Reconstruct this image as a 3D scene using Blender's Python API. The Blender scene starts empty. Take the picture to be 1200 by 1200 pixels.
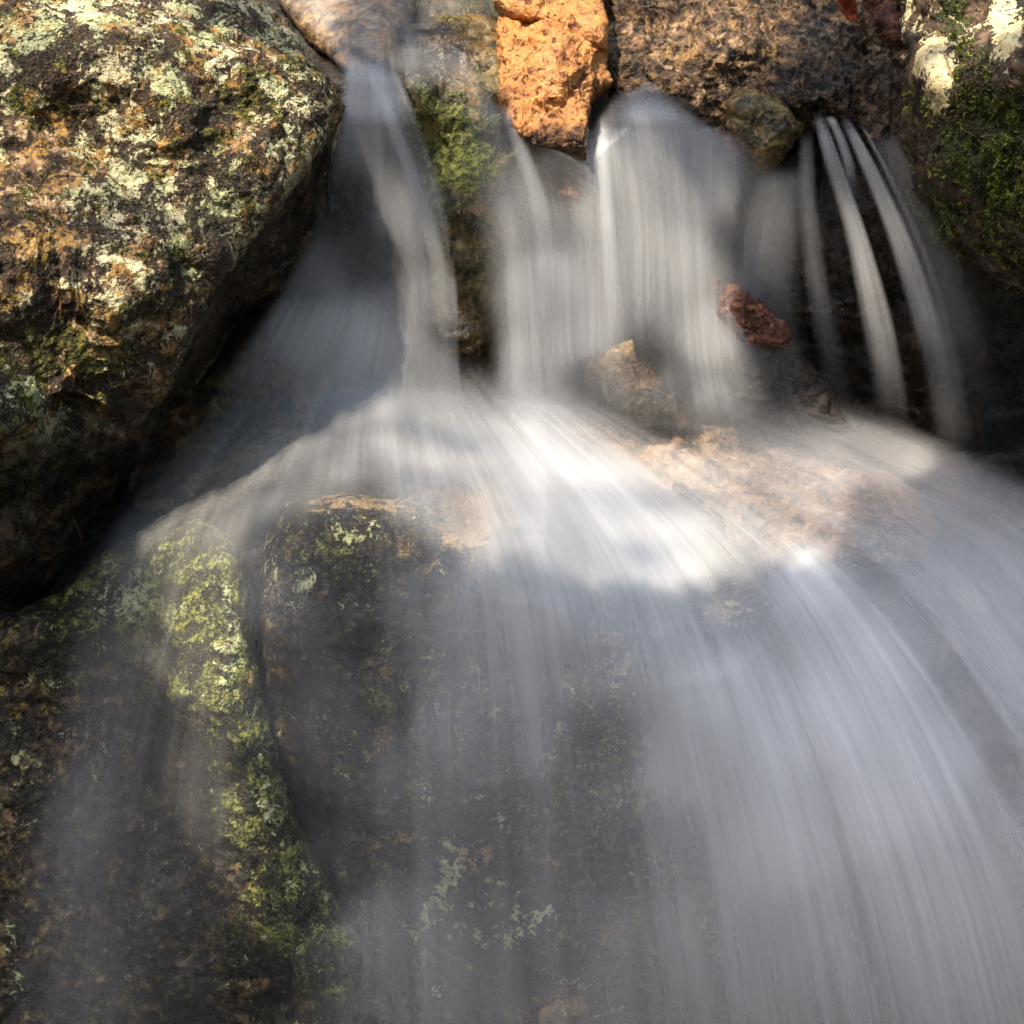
import bpy, math, random
import numpy as np
from mathutils import Vector

# ------------------------------------------------------------------ camera, sky, sun, exposure
SC = bpy.context.scene
COL = SC.collection
PITCH = math.radians(25.0)
DIST, WIDE = 3.0, 1.2                     # metres from the cascade, metres across the frame there
CAM = np.array([0.0, -DIST * math.cos(PITCH), DIST * math.sin(PITCH)])
FWD = np.array([0.0, math.cos(PITCH), -math.sin(PITCH)])
UPV = np.array([0.0, math.sin(PITCH), math.cos(PITCH)])
RGT = np.array([1.0, 0.0, 0.0])
cd = bpy.data.cameras.new("camera")
cam = bpy.data.objects.new("camera", cd)
COL.objects.link(cam)
cam.location = CAM
cam.rotation_euler = (math.pi / 2 - PITCH, 0, 0)
cd.sensor_width = 36.0
cd.angle = 2 * math.atan(WIDE / 2 / DIST)
cd.clip_start, cd.clip_end = 0.05, 500.0
cd.dof.use_dof = True
cd.dof.focus_distance = 2.95
cd.dof.aperture_fstop = 7.0
SC.camera = cam

SUN_DIR = np.array([-0.36, -0.26, 0.90]); SUN_DIR /= np.linalg.norm(SUN_DIR)   # towards the sun
elev = math.asin(SUN_DIR[2])
azim = math.atan2(SUN_DIR[0], SUN_DIR[1])
w = bpy.data.worlds.new("World"); SC.world = w
w.use_nodes = True
nt = w.node_tree
bg = nt.nodes["Background"]
sky = nt.nodes.new("ShaderNodeTexSky")
sky.sky_type = 'NISHITA'; sky.sun_disc = False
sky.sun_elevation = elev; sky.sun_rotation = azim
sky.air_density = 1.0; sky.dust_density = 3.0; sky.ozone_density = 0.6
hs = nt.nodes.new('ShaderNodeHueSaturation'); hs.inputs['Saturation'].default_value = 1.1; hs.inputs['Hue'].default_value = 0.468
nt.links.new(sky.outputs[0], hs.inputs['Color']); nt.links.new(hs.outputs[0], bg.inputs[0])
bg.inputs[1].default_value = 0.145
sl = bpy.data.lights.new("sun", 'SUN'); sl.energy = 3.6; sl.angle = math.radians(0.5)
sl.color = (1.0, 0.87, 0.68)
so = bpy.data.objects.new("sun", sl); COL.objects.link(so)
so.rotation_euler = Vector(SUN_DIR).to_track_quat('Z', 'Y').to_euler()
SC.view_settings.view_transform = 'Standard'; SC.view_settings.look = 'None'
SC.view_settings.gamma = 1.0
SC.view_settings.exposure = 1.36
SC.render.engine = 'CYCLES'
SC.cycles.transparent_max_bounces = 64
SC.cycles.max_bounces = 5
SC.cycles.diffuse_bounces = 3
SC.cycles.use_denoising = True
SC.cycles.caustics_reflective = False; SC.cycles.caustics_refractive = False
SC.cycles.use_adaptive_sampling = True; SC.cycles.adaptive_threshold = 0.025; SC.cycles.adaptive_min_samples = 20

# ------------------------------------------------------------------ numpy helpers
def sstep(a, b, x):
    t = np.clip((x - a) / (b - a), 0, 1)
    return t * t * (3 - 2 * t)

def hash3(ix, iy, iz, seed):
    with np.errstate(over='ignore'):
        h = (ix.astype(np.uint32) * np.uint32(374761393) + iy.astype(np.uint32) * np.uint32(668265263)
             + iz.astype(np.uint32) * np.uint32(2147483647) + np.uint32(seed * 974634777 % 4294967291))
        h = (h ^ (h >> np.uint32(13))) * np.uint32(1274126177)
        h = h ^ (h >> np.uint32(16))
    return h

def vnoise(p, seed=0):
    """gradient-like value noise in -1..1 on points p (n,3)"""
    f = np.floor(p); i = f.astype(np.int64); t = p - f
    t = t * t * t * (t * (t * 6 - 15) + 10)
    out = 0
    for dx in (0, 1):
        wx = t[:, 0] if dx else 1 - t[:, 0]
        for dy in (0, 1):
            wy = t[:, 1] if dy else 1 - t[:, 1]
            for dz in (0, 1):
                wz = t[:, 2] if dz else 1 - t[:, 2]
                h = hash3(i[:, 0] + dx, i[:, 1] + dy, i[:, 2] + dz, seed)
                out = out + wx * wy * wz * (h.astype(np.float64) / 2147483648.0 - 1.0)
    return out

def fbm(p, scale, octs=5, gain=0.5, seed=0, ridged=False):
    a, s, o = 1.0, 0.0, 0.0
    q = p * scale + seed * 7.31
    for k in range(octs):
        n = vnoise(q, seed + k)
        if ridged: n = 1 - 2 * np.abs(n)
        o = o + a * n; s += a; a *= gain
        q = q * 2.03 + 3.7
    return o / s

def facets(p, scale, seed=0, jit=0.9):
    """angular broken-rock relief: every cell carries its own tilted plane"""
    q = p * scale; f = np.floor(q).astype(np.int64)
    best = np.full(len(p), 1e9); h1 = np.zeros(len(p)); best2 = np.full(len(p), 1e9); h2 = np.zeros(len(p))
    for dx in (-1, 0, 1):
        for dy in (-1, 0, 1):
            for dz in (-1, 0, 1):
                c = f + np.array([dx, dy, dz])
                r = [hash3(c[:, 0], c[:, 1], c[:, 2], seed + k).astype(np.float64) / 4294967296.0 for k in range(7)]
                pt = c + 0.5 + jit * (np.stack(r[:3], 1) - 0.5)
                d = q - pt; dd = (d * d).sum(1)
                tilt = np.stack(r[3:6], 1) * 2 - 1
                h = (d * tilt).sum(1) * 0.6 + (r[6] - 0.5) * 0.5
                m = dd < best
                m2 = (~m) & (dd < best2)
                best2 = np.where(m, best, np.where(m2, dd, best2)); h2 = np.where(m, h1, np.where(m2, h, h2))
                best = np.where(m, dd, best); h1 = np.where(m, h, h1)
    wgt = sstep(0.0, 0.35, np.sqrt(best2) - np.sqrt(best)) * 0.5 + 0.5
    return h1 * wgt + h2 * (1 - wgt)

def ray_to(px, py, Y):
    """the point at distance-into-the-scene Y seen through picture place (px, py) of the 1200-pixel photograph"""
    px, py, Y = np.broadcast_arrays(np.asarray(px, float), np.asarray(py, float), np.asarray(Y, float))
    k = WIDE / DIST / 1200.0
    d = FWD + ((px - 600) * k)[..., None] * RGT - ((py - 600) * k)[..., None] * UPV
    t = (Y - CAM[1]) / d[..., 1]
    return CAM + t[..., None] * d

def mesh_obj(name, V, F, mat, parent=None, attrs=None, uv=None, base=None, smooth=True):
    """V (n,3), F (m,4) or (m,3) index array -> one mesh object with its origin at base"""
    V = np.asarray(V, float); F = np.asarray(F, np.int32)
    if base is None:
        base = np.array([V[:, 0].mean(), V[:, 1].mean(), V[:, 2].min()])
    base = np.asarray(base, float)
    me = bpy.data.meshes.new(name)
    n, k = F.shape
    me.vertices.add(len(V)); me.vertices.foreach_set("co", (V - base).astype(np.float32).ravel())
    me.loops.add(n * k); me.loops.foreach_set("vertex_index", F.ravel())
    me.polygons.add(n); me.polygons.foreach_set("loop_start", np.arange(0, n * k, k, dtype=np.int32))
    me.polygons.foreach_set("loop_total", np.full(n, k, np.int32))
    me.update(calc_edges=True)
    if smooth: me.polygons.foreach_set("use_smooth", np.ones(n, bool))
    for a, v in (attrs or {}).items():
        at = me.attributes.new(a, 'FLOAT', 'POINT'); at.data.foreach_set("value", np.asarray(v, np.float32))
    if uv is not None:
        ul = me.uv_layers.new(name="flow"); ul.data.foreach_set("uv", np.asarray(uv, np.float32)[F.ravel()].ravel())
    me.materials.append(mat)
    me.validate(); me.update()
    o = bpy.data.objects.new(name, me); COL.objects.link(o)
    if parent is not None:
        o.parent = parent; o.location = base - np.array(parent.location)
    else:
        o.location = base
    return o

def tag(o, label=None, cat=None, group=None, kind=None):
    if label: o["label"] = label
    if cat: o["category"] = cat
    if group: o["group"] = group
    if kind: o["kind"] = kind
    return o

def vnormals(V, nu, nv):
    G = V.reshape(nv, nu, 3)
    du = np.gradient(G, axis=1); dv = np.gradient(G, axis=0)
    n = np.cross(du, dv); n /= np.linalg.norm(n, axis=2, keepdims=True) + 1e-12
    return n.reshape(-1, 3)

def shepard(px, py, S, power=3.0, soft=25.0):
    S = np.asarray(S, float)
    px = np.asarray(px, float); py = np.asarray(py, float)
    num = np.zeros(px.shape); den = np.zeros(px.shape)
    for x, y, v in S:
        wt = 1.0 / ((px - x) ** 2 + (py - y) ** 2 + soft ** 2) ** (power / 2 * 1.0)
        num += wt * v; den += wt
    return num / den

# ------------------------------------------------------------------ node helpers
class NT:
    def __init__(s, name):
        s.m = bpy.data.materials.new(name); s.m.use_nodes = True
        s.t = s.m.node_tree; s.t.nodes.clear()
        s.co = s.t.nodes.new("ShaderNodeTexCoord").outputs["Object"]
    def put(s, inp, v):
        if isinstance(v, bpy.types.NodeSocket): s.t.links.new(v, inp)
        elif v is not None:
            if isinstance(v, (tuple, list)) and len(v) == 3 and inp.type == 'RGBA': v = (*v, 1)
            inp.default_value = v
    def noise(s, scale, detail=4, rough=0.55, dist=0.0, co=None, lac=2.0):
        n = s.t.nodes.new("ShaderNodeTexNoise"); n.noise_dimensions = '3D'
        s.put(n.inputs["Vector"], co or s.co); s.put(n.inputs["Scale"], scale); s.put(n.inputs["Detail"], detail)
        s.put(n.inputs["Roughness"], rough); s.put(n.inputs["Distortion"], dist); s.put(n.inputs["Lacunarity"], lac)
        return n.outputs["Fac"]
    def noisecol(s, scale, detail=3, co=None):
        n = s.t.nodes.new("ShaderNodeTexNoise"); s.put(n.inputs["Vector"], co or s.co)
        s.put(n.inputs["Scale"], scale); s.put(n.inputs["Detail"], detail)
        return n.outputs["Color"]
    def voro(s, scale, co=None, out="Distance", feat='F1', rnd=1.0):
        n = s.t.nodes.new("ShaderNodeTexVoronoi"); n.feature = feat
        s.put(n.inputs["Vector"], co or s.co); s.put(n.inputs["Scale"], scale); s.put(n.inputs["Randomness"], rnd)
        return n.outputs[out]
    def math(s, op, a, b=0.0, c=None, clamp=False):
        n = s.t.nodes.new("ShaderNodeMath"); n.operation = op; n.use_clamp = clamp
        s.put(n.inputs[0], a); s.put(n.inputs[1], b)
        if c is not None: s.put(n.inputs[2], c)
        return n.outputs[0]
    def vmath(s, op, a, b):
        n = s.t.nodes.new("ShaderNodeVectorMath"); n.operation = op
        s.put(n.inputs[0], a)
        if op == 'SCALE': s.put(n.inputs["Scale"], b)
        else: s.put(n.inputs[1], b)
        return n.outputs[0]
    def rng(s, v, a, b, c=0.0, d=1.0, kind='SMOOTHSTEP'):
        n = s.t.nodes.new("ShaderNodeMapRange"); n.interpolation_type = kind; n.clamp = True
        for i, x in enumerate((v, a, b, c, d)): s.put(n.inputs[i], x)
        return n.outputs[0]
    def mix(s, f, a, b, mode='MIX'):
        n = s.t.nodes.new("ShaderNodeMix"); n.data_type = 'RGBA'; n.blend_type = mode; n.clamp_factor = True
        s.put(n.inputs[0], f); s.put(n.inputs[6], a); s.put(n.inputs[7], b)
        return n.outputs[2]
    def attr(s, name):
        n = s.t.nodes.new("ShaderNodeAttribute"); n.attribute_name = name
        return n.outputs["Fac"]
    def warp(s, scale, amt, co=None):
        c = s.noisecol(scale, 3, co)
        c = s.vmath('SUBTRACT', c, (0.5, 0.5, 0.5))
        return s.vmath('ADD', co or s.co, s.vmath('SCALE', c, amt))
    def stretch(s, v, co=None):
        return s.vmath('MULTIPLY', co or s.co, v)
    def bump(s, h, dist, strength=1.0, normal=None):
        n = s.t.nodes.new("ShaderNodeBump"); s.put(n.inputs["Height"], h)
        n.inputs["Distance"].default_value = dist; s.put(n.inputs["Strength"], strength)
        if normal is not None: s.put(n.inputs["Normal"], normal)
        return n.outputs[0]
    def node(s, typ, **k):
        n = s.t.nodes.new(typ)
        for a, v in k.items(): s.put(n.inputs[a.replace("_", " ")], v)
        return n
    def out(s, sh):
        o = s.t.nodes.new("ShaderNodeOutputMaterial"); s.t.links.new(sh, o.inputs["Surface"]); return s.m

def rock_mat(name, dark=(.018, .012, .008), mid=(.12, .075, .045), light=(.38, .27, .17), alt=(.30, .16, .09),
             lichen=(.52, .55, .42), lichen2=(.33, .40, .28), lich=0.0, spots=0.0, ochre=0.0, ochre_c=(.36, .17, .03),
             moss_c=(.060, .068, .012), moss_d=(.018, .022, .006), moss=0.0, pits=0.5, sc=1.0, rough=0.8, wetr=0.22,
             bump=0.006, contrast=0.13, grain=1.0, crust=0.0):
    s = NT(name)
    wq = s.warp(22 * sc, 0.016 / sc)
    big = s.noise(7 * sc, 3, .5)
    n2 = s.noise(38 * sc, 5, .70, .4, wq)
    n3 = s.noise(190 * sc, 2.5, .65)
    n5 = s.noise(14 * sc, 4, .6, .5)
    a_l, a_m, a_w, a_b = s.attr("lichen"), s.attr("moss"), s.attr("wet"), s.attr("bare_or_lit")
    c = s.mix(s.rng(n2, .5 - contrast, .5 + .02), dark, mid)
    c = s.mix(s.rng(n2, .5, .5 + contrast * 1.2), c, s.mix(s.rng(n5, .42, .6), light, alt))
    c = s.mix(s.math('MULTIPLY', s.rng(n3, .35, .62), .5 * grain), c, s.mix(.5, c, dark))
    # ochre stains
    if ochre:
        no = s.noise(26 * sc, 5, .68, .6)
        c = s.mix(s.math('MULTIPLY', s.rng(no, .60 - .12 * ochre, .66 - .08 * ochre), .85), c, s.mix(s.rng(n3, .35, .65), ochre_c, mid))
    # dark moss cover
    nm = s.noise(24 * sc, 5, .70, .3)
    mm = s.rng(s.math('ADD', s.math('ADD', nm, s.math('MULTIPLY', s.math('SUBTRACT', big, .5), .5)), s.math('MULTIPLY', a_m, .34)), .74 - .22 * moss, .80 - .22 * moss)
    mcol = s.mix(s.rng(s.noise(120 * sc, 2.5, .65), .38, .64), moss_d, moss_c)
    c = s.mix(mm, c, mcol)
    # crusty pale lichen with ragged rims, eaten through by the grain of the stone
    nl = s.noise(30 * sc, 5.5, .70, .5, wq)
    nl = s.math('ADD', nl, s.math('MULTIPLY', s.math('SUBTRACT', s.noise(9 * sc, 2, .5, .3), .5), .55))
    nl = s.math('ADD', nl, s.math('MULTIPLY', s.math('SUBTRACT', n3, .5), .35))
    lm = s.rng(s.math('ADD', nl, s.math('MULTIPLY', a_l, .30)), .72 - .22 * lich, .755 - .22 * lich)
    lcol = s.mix(s.rng(s.noise(17 * sc, 3, .6, .4), .44, .58), lichen, lichen2)
    lcol = s.mix(s.math('MULTIPLY', s.rng(n3, .42, .66), .55), lcol, s.mix(.6, lcol, mid))
    c = s.mix(lm, c, lcol)
    sm = None
    if spots:
        v = s.voro(26 * sc, s.warp(60 * sc, .010 / sc))
        vc = s.voro(26 * sc, s.warp(60 * sc, .010 / sc), "Color")
        sep = s.node("ShaderNodeSeparateColor", Color=vc)
        rad = s.math('MULTIPLY', s.rng(sep.outputs[0], 1.0 - .6 * spots, 1.0, 0, 1, 'LINEAR'), .42)
        sm = s.math('LESS_THAN', v, rad)
        c = s.mix(s.math('MULTIPLY', sm, .9), c, s.mix(sep.outputs[1], lichen, lichen2))
    # pits
    np_ = s.noise(75 * sc, 4, .7, .2, wq)
    pm = s.rng(np_, .42 + .06 * (pits - .5) * 2, .36 + .06 * (pits - .5) * 2)
    c = s.mix(s.math('MULTIPLY', pm, .9), c, dark)
    # dark crust and holes between the growths
    if crust:
        nk = s.math('ADD', s.noise(19 * sc, 5.5, .72, .7, wq), s.math('MULTIPLY', s.math('SUBTRACT', n3, .5), .3))
        km = s.rng(nk, .465 + .07 * crust, .435 + .07 * crust)
        c = s.mix(s.math('MULTIPLY', km, .93), c, s.mix(s.rng(n3, .4, .65), dark, s.mix(.35, dark, mid)))
    # tan stone, with sunlit gold rims put into its colour
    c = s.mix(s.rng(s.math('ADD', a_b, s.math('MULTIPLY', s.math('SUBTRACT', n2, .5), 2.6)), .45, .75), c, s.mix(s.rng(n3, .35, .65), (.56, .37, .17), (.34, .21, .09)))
    # wet, algae-dark zone; this mask also carries some painted shade
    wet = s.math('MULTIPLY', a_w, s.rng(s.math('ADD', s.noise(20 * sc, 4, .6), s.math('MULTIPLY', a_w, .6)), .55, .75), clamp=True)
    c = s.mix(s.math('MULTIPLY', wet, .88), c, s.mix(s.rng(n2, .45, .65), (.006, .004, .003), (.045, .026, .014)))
    h = s.math('ADD', s.math('MULTIPLY', n2, 1.0), s.math('MULTIPLY', n3, .35))
    h = s.math('ADD', h, s.math('MULTIPLY', lm, .16))
    h = s.math('SUBTRACT', h, s.math('MULTIPLY', pm, .45))
    if crust: h = s.math('SUBTRACT', h, s.math('MULTIPLY', km, .35))
    if sm is not None: h = s.math('ADD', h, s.math('MULTIPLY', sm, .08))
    h = s.math('ADD', h, s.math('MULTIPLY', mm, s.math('MULTIPLY', s.noise(260 * sc, 1.5, .6), .6)))
    b = s.node("ShaderNodeBsdfPrincipled", Base_Color=c, Normal=s.bump(h, bump / sc))
    s.put(b.inputs["Roughness"], s.math('SUBTRACT', rough, s.math('MULTIPLY', wet, rough - wetr)))
    s.put(b.inputs["Specular IOR Level"], .4)
    return s.out(b.outputs[0])

def cr(P, n):
    """Catmull-Rom resample of control rows P (k,...) to n rows"""
    P = np.asarray(P, float); k = len(P)
    t = np.linspace(0, k - 1 - 1e-9, n); i = t.astype(int); f = (t - i)[:, None] if P.ndim == 2 else (t - i)[:, None, None]
    E = np.concatenate([[2 * P[0] - P[1]], P, [2 * P[-1] - P[-2]]])
    a, b, c, d = E[i], E[i + 1], E[i + 2], E[i + 3]
    return .5 * (2 * b + (c - a) * f + (2 * a - 5 * b + 4 * c - d) * f ** 2 + (3 * b - a - 3 * c + d) * f ** 3)

# ------------------------------------------------------------------ the lie of the cascade
PROF = [  # column, lip row, fall-foot row, crest row, Y at lip, foot, crest, bottom
    (-150, 130, 560, 740, .32, .25, -.08, -.28), (100, 130, 540, 650, .32, .25, -.04, -.30), (200, 130, 505, 618, .32, .24, -.06, -.32),
    (300, 112, 475, 592, .31, .23, -.08, -.30), (400, 92, 455, 583, .31, .22, -.10, -.31), (470, 100, 455, 592, .31, .22, -.12, -.32),
    (545, 120, 463, 640, .30, .22, -.16, -.34), (640, 175, 472, 652, .29, .21, -.17, -.36), (690, 190, 480, 705, .29, .21, -.21, -.38),
    (760, 130, 490, 752, .30, .21, -.25, -.40), (860, 165, 500, 730, .30, .22, -.22, -.43), (930, 150, 510, 664, .31, .23, -.15, -.46),
    (1000, 140, 520, 640, .31, .24, -.12, -.48), (1100, 150, 537, 660, .31, .25, -.13, -.50), (1200, 170, 552, 700, .32, .25, -.16, -.52),
    (1400, 190, 590, 800, .32, .24, -.22, -.54)]
_P = np.array(PROF, float)
def surf_Y(px, py):
    px = np.asarray(px, float); py = np.asarray(py, float)
    col = [np.interp(px, _P[:, 0], _P[:, k]) for k in range(1, 8)]
    L, B, C, yl, yb, yc, ye = col
    a = yl + (L - py) / 170.0 * .40
    b = yl + (yb - yl) * np.clip((py - L) / (B - L), 0, 1)
    t = np.clip((py - B) / (C - B), 0, 1)
    c = yb + (yc - yb) * (t ** 1.25)
    u = np.maximum(py - C, 0) / (1260 - C)
    d = yc + (ye - yc) * (1 - (1 - np.clip(u, 0, 1)) ** 1.6) + np.maximum(u - 1, 0) * -.02
    return np.where(py < L, a, np.where(py < B, b, np.where(py < C, c, d)))

def stone(name, label, cat, outline, Yf, mat, thick=.25, roll=.06, amp=(.015, .02, .006, .003), res=150, seed=0, attrs=None, group=None,
          edge=5.0, parent=None, rag=.012, fsc=6.0):
    """one closed stone: outline seen from the front, its own relief, real thickness behind"""
    P = np.array(outline, float)
    cx, cy = P.mean(0) if len(P) < 4 else _centroid(P)
    n = res
    # square -> disc -> outline
    g = np.linspace(-1, 1, n)
    U, W = np.meshgrid(g, g)
    X = U * np.sqrt(1 - W * W / 2); Z = W * np.sqrt(1 - U * U / 2)
    rho = np.sqrt(X * X + Z * Z); phi = np.arctan2(Z, X)
    # radius of the outline by angle (closed, slightly rounded)
    seg = []
    for i in range(len(P)):
        a, b = P[i], P[(i + 1) % len(P)]
        for t in np.linspace(0, 1, 40, endpoint=False): seg.append(a + (b - a) * t)
    seg = np.array(seg) - (cx, cy)
    k = 9
    ker = np.hanning(k + 2)[1:-1]; ker /= ker.sum()
    seg = np.stack([np.convolve(np.r_[seg[-k:, j], seg[:, j], seg[:k, j]], ker, 'same')[k:-k] for j in (0, 1)], 1)
    ang = np.arctan2(seg[:, 1], seg[:, 0]); rad = np.hypot(seg[:, 0], seg[:, 1])
    o = np.argsort(ang); ang, rad = ang[o], rad[o]
    R = np.interp(phi, np.r_[ang - 2 * np.pi, ang, ang + 2 * np.pi], np.r_[rad, rad, rad])
    PX = cx + rho * R * np.cos(phi); PY = cy + rho * R * np.sin(phi)
    rp = np.clip(rho, 0, 1)
    Y0 = Yf(PX, PY)
    prof = 1 - np.sqrt(np.maximum(1 - rp ** edge, 0))
    Yfr = Y0 + roll * prof
    V = ray_to(PX, PY, Yfr).reshape(-1, 3)
    N = vnormals(V, n, n)
    N = np.where((N @ FWD)[:, None] > 0, -N, N)
    a0, a1, a2, a3 = amp
    fac = facets(V + .02 * np.stack([fbm(V, 9, 3, seed=seed + 50 + j) for j in range(3)], 1), fsc, seed)
    fac2 = facets(V, fsc * 2.7, seed + 11)
    d = a0 * fbm(V, 4, 3, seed=seed) + a1 * (fac + .4 * fac2) + a2 * fbm(V, 34, 4, .55, seed + 3, True) + a3 * fbm(V, 120, 3, .6, seed + 5)
    taper = 1 - .45 * rp ** 12
    V = V + N * (d * taper)[:, None].reshape(-1, 1) if False else V + N * (d * taper.ravel())[:, None]
    # back: same rim, bulging away
    Yb = np.maximum(Yfr, np.full_like(Yfr, 0) + Yfr) + thick * np.sqrt(np.maximum(1 - rp ** 2.2, 0))
    m = n // 3
    idx = np.arange(n * n).reshape(n, n)
    Fr = np.stack([idx[:-1, :-1], idx[:-1, 1:], idx[1:, 1:], idx[1:, :-1]], -1).reshape(-1, 4)
    bidx = idx.copy(); inner = np.zeros((n, n), bool); inner[1:-1, 1:-1] = True
    bidx[inner] = n * n + np.arange(inner.sum())
    Bv = V.reshape(n, n, 3) .copy()
    Bv = Bv + FWD * (Yb - Yfr)[..., None]
    V2 = np.vstack([V, Bv[inner]])
    Bk = np.stack([bidx[:-1, :-1], bidx[1:, :-1], bidx[1:, 1:], bidx[:-1, 1:]], -1).reshape(-1, 4)
    F = np.vstack([Fr[:, ::-1], Bk[:, ::-1]])
    at = {}
    for a in ("lichen", "moss", "wet", "bare_or_lit"):
        f = (attrs or {}).get(a)
        v = np.zeros((n, n)) if f is None else (np.zeros((n, n)) + f if np.isscalar(f) else f(PX, PY))
        at[a] = np.r_[v.ravel(), v[inner]]
    ob = mesh_obj(name, V2, F, mat, parent, at)
    return tag(ob, label, cat, group) if parent is None else ob

def _centroid(P):
    x, y = P[:, 0], P[:, 1]; x1, y1 = np.roll(x, -1), np.roll(y, -1)
    cr = x * y1 - x1 * y; A = cr.sum() / 2
    return ((x + x1) * cr).sum() / (6 * A), ((y + y1) * cr).sum() / (6 * A)

def G(*bl):
    """sum of soft patches (x, y, rx, ry, value)"""
    def f(px, py):
        o = np.zeros(np.shape(px))
        for x, y, rx, ry, v in bl:
            o = o + v * np.exp(-((px - x) / rx) ** 2 - ((py - y) / ry) ** 2)
        return o
    return f
def S(*pts, power=3.0, soft=30):
    return lambda px, py: shepard(px, py, pts, power, soft)

# ------------------------------------------------------------------ materials
M_lich = rock_mat("lichen_crusted_rock", lich=.86, spots=.0, ochre=1.5, ochre_c=(.50, .29, .05), moss=.88, moss_c=(.20, .17, .022), pits=.6, light=(.62, .46, .28), alt=(.54, .31, .18),
                  mid=(.19, .11, .06), dark=(.012, .008, .006), lichen=(.66, .60, .37), lichen2=(.45, .48, .25), sc=1.12, bump=.013, grain=1.5, contrast=.11, crust=.30)
M_mossy = rock_mat("mossy_boulder_rock", lich=.30, moss=.25, pits=.5, lichen=(.70, .58, .30), lichen2=(.64, .56, .34), light=(.20, .13, .08), alt=(.13, .07, .04), mid=(.06, .038, .022), dark=(.012, .008, .005))
M_orange = rock_mat("orange_sandstone", lich=-.5, moss=-.6, ochre=.9, ochre_c=(.62, .26, .06), light=(.75, .42, .17), alt=(.70, .32, .10), mid=(.50, .22, .07), dark=(.12, .04, .015), pits=.5, contrast=.16, rough=.45, bump=.010, sc=1.3)
M_rusty = rock_mat("rusty_brown_stone", lich=-.6, moss=-.6, light=(.22, .10, .05), alt=(.25, .09, .04), mid=(.10, .04, .02), dark=(.02, .008, .005), rough=.45)
M_ledge = rock_mat("mottled_ledge_rock", lich=-.1, moss=.1, ochre=.7, ochre_c=(.40, .22, .06), light=(.55, .38, .22), alt=(.42, .24, .12), mid=(.14, .085, .045), dark=(.015, .01, .007), pits=.75, rough=.45, lichen=(.55, .45, .3), lichen2=(.35, .35, .3), bump=.016, sc=1.3)
M_green = rock_mat("green_mossy_stone", lich=-.3, moss=.65, ochre=.9, ochre_c=(.28, .15, .03), moss_c=(.16, .17, .03), moss_d=(.03, .035, .008), light=(.30, .22, .10), alt=(.2, .14, .06), mid=(.10, .075, .03), dark=(.015, .013, .006), pits=.4, bump=.005, rough=.6)
M_gold = rock_mat("golden_brown_stone", lich=-.4, moss=.25, ochre=.8, ochre_c=(.32, .17, .04), light=(.50, .34, .16), mid=(.16, .10, .045), rough=.5)
M_under = rock_mat("rock_under_thin_water", lich=.36, spots=.0, moss=.70, ochre=.6, ochre_c=(.34, .22, .05), moss_c=(.17, .18, .035), moss_d=(.016, .022, .010), lichen=(.62, .60, .32), lichen2=(.42, .46, .20), light=(.16, .115, .055), alt=(.13, .075, .04), mid=(.030, .024, .014), dark=(.005, .005, .004), pits=.9, rough=.32, sc=1.5, bump=.008, crust=.55)
M_ridge = rock_mat("green_lichened_wet_rock", lich=.32, moss=.5, ochre=.5, ochre_c=(.36, .28, .05), moss_c=(.25, .26, .05), moss_d=(.045, .052, .012), lichen=(.62, .62, .34), lichen2=(.42, .50, .22), light=(.25, .18, .08), alt=(.20, .12, .05), mid=(.05, .037, .018), dark=(.007, .006, .004), pits=.8, rough=.45, sc=1.5, bump=.009, crust=.5)
M_slab = rock_mat("tan_slab_rock", lich=-.3, moss=-.3, ochre=.4, light=(.48, .34, .22), alt=(.42, .27, .16), mid=(.26, .17, .10), dark=(.05, .035, .022), pits=.35, rough=.5)
M_bed = rock_mat("dark_wet_bed_rock", lich=-.6, moss=0.0, light=(.055, .040, .026), alt=(.05, .028, .016), mid=(.020, .014, .009), dark=(.005, .004, .003), rough=.5)
M_grey = rock_mat("grey_brown_wet_rock", lich=-.3, moss=0.0, light=(.075, .065, .06), alt=(.12, .075, .05), mid=(.035, .032, .030), dark=(.010, .010, .010), rough=.35)
M_bark = rock_mat("red_brown_bark", lich=-.8, moss=-.8, light=(.26, .11, .055), alt=(.26, .10, .05), mid=(.10, .035, .018), dark=(.02, .008, .005), sc=1.6, pits=.7, rough=.5, bump=.010)

# ------------------------------------------------------------------ ground, bed
def grid_sheet(name, xs, ys, fn, mat, attrs=None, **k):
    X, Y = np.meshgrid(xs, ys)
    V = fn(X, Y); nv, nu = X.shape
    idx = np.arange(nu * nv).reshape(nv, nu)
    F = np.stack([idx[:-1, :-1], idx[:-1, 1:], idx[1:, 1:], idx[1:, :-1]], -1).reshape(-1, 4)
    z = np.zeros(nu * nv)
    return mesh_obj(name, V.reshape(-1, 3), F, mat, None, attrs or {"lichen": z, "moss": z, "wet": z}, **k)

s_ = NT("forest_floor")
fl = s_.mix(s_.rng(s_.noise(3, 8, .7), .4, .6), (.035, .022, .012), s_.mix(s_.rng(s_.noise(9, 6), .45, .6), (.11, .065, .03), (.045, .05, .015)))
b_ = s_.node("ShaderNodeBsdfPrincipled", Base_Color=fl, Roughness=.9, Normal=s_.bump(s_.noise(14, 8, .7), .03))
M_floor = s_.out(b_.outputs[0])

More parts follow.
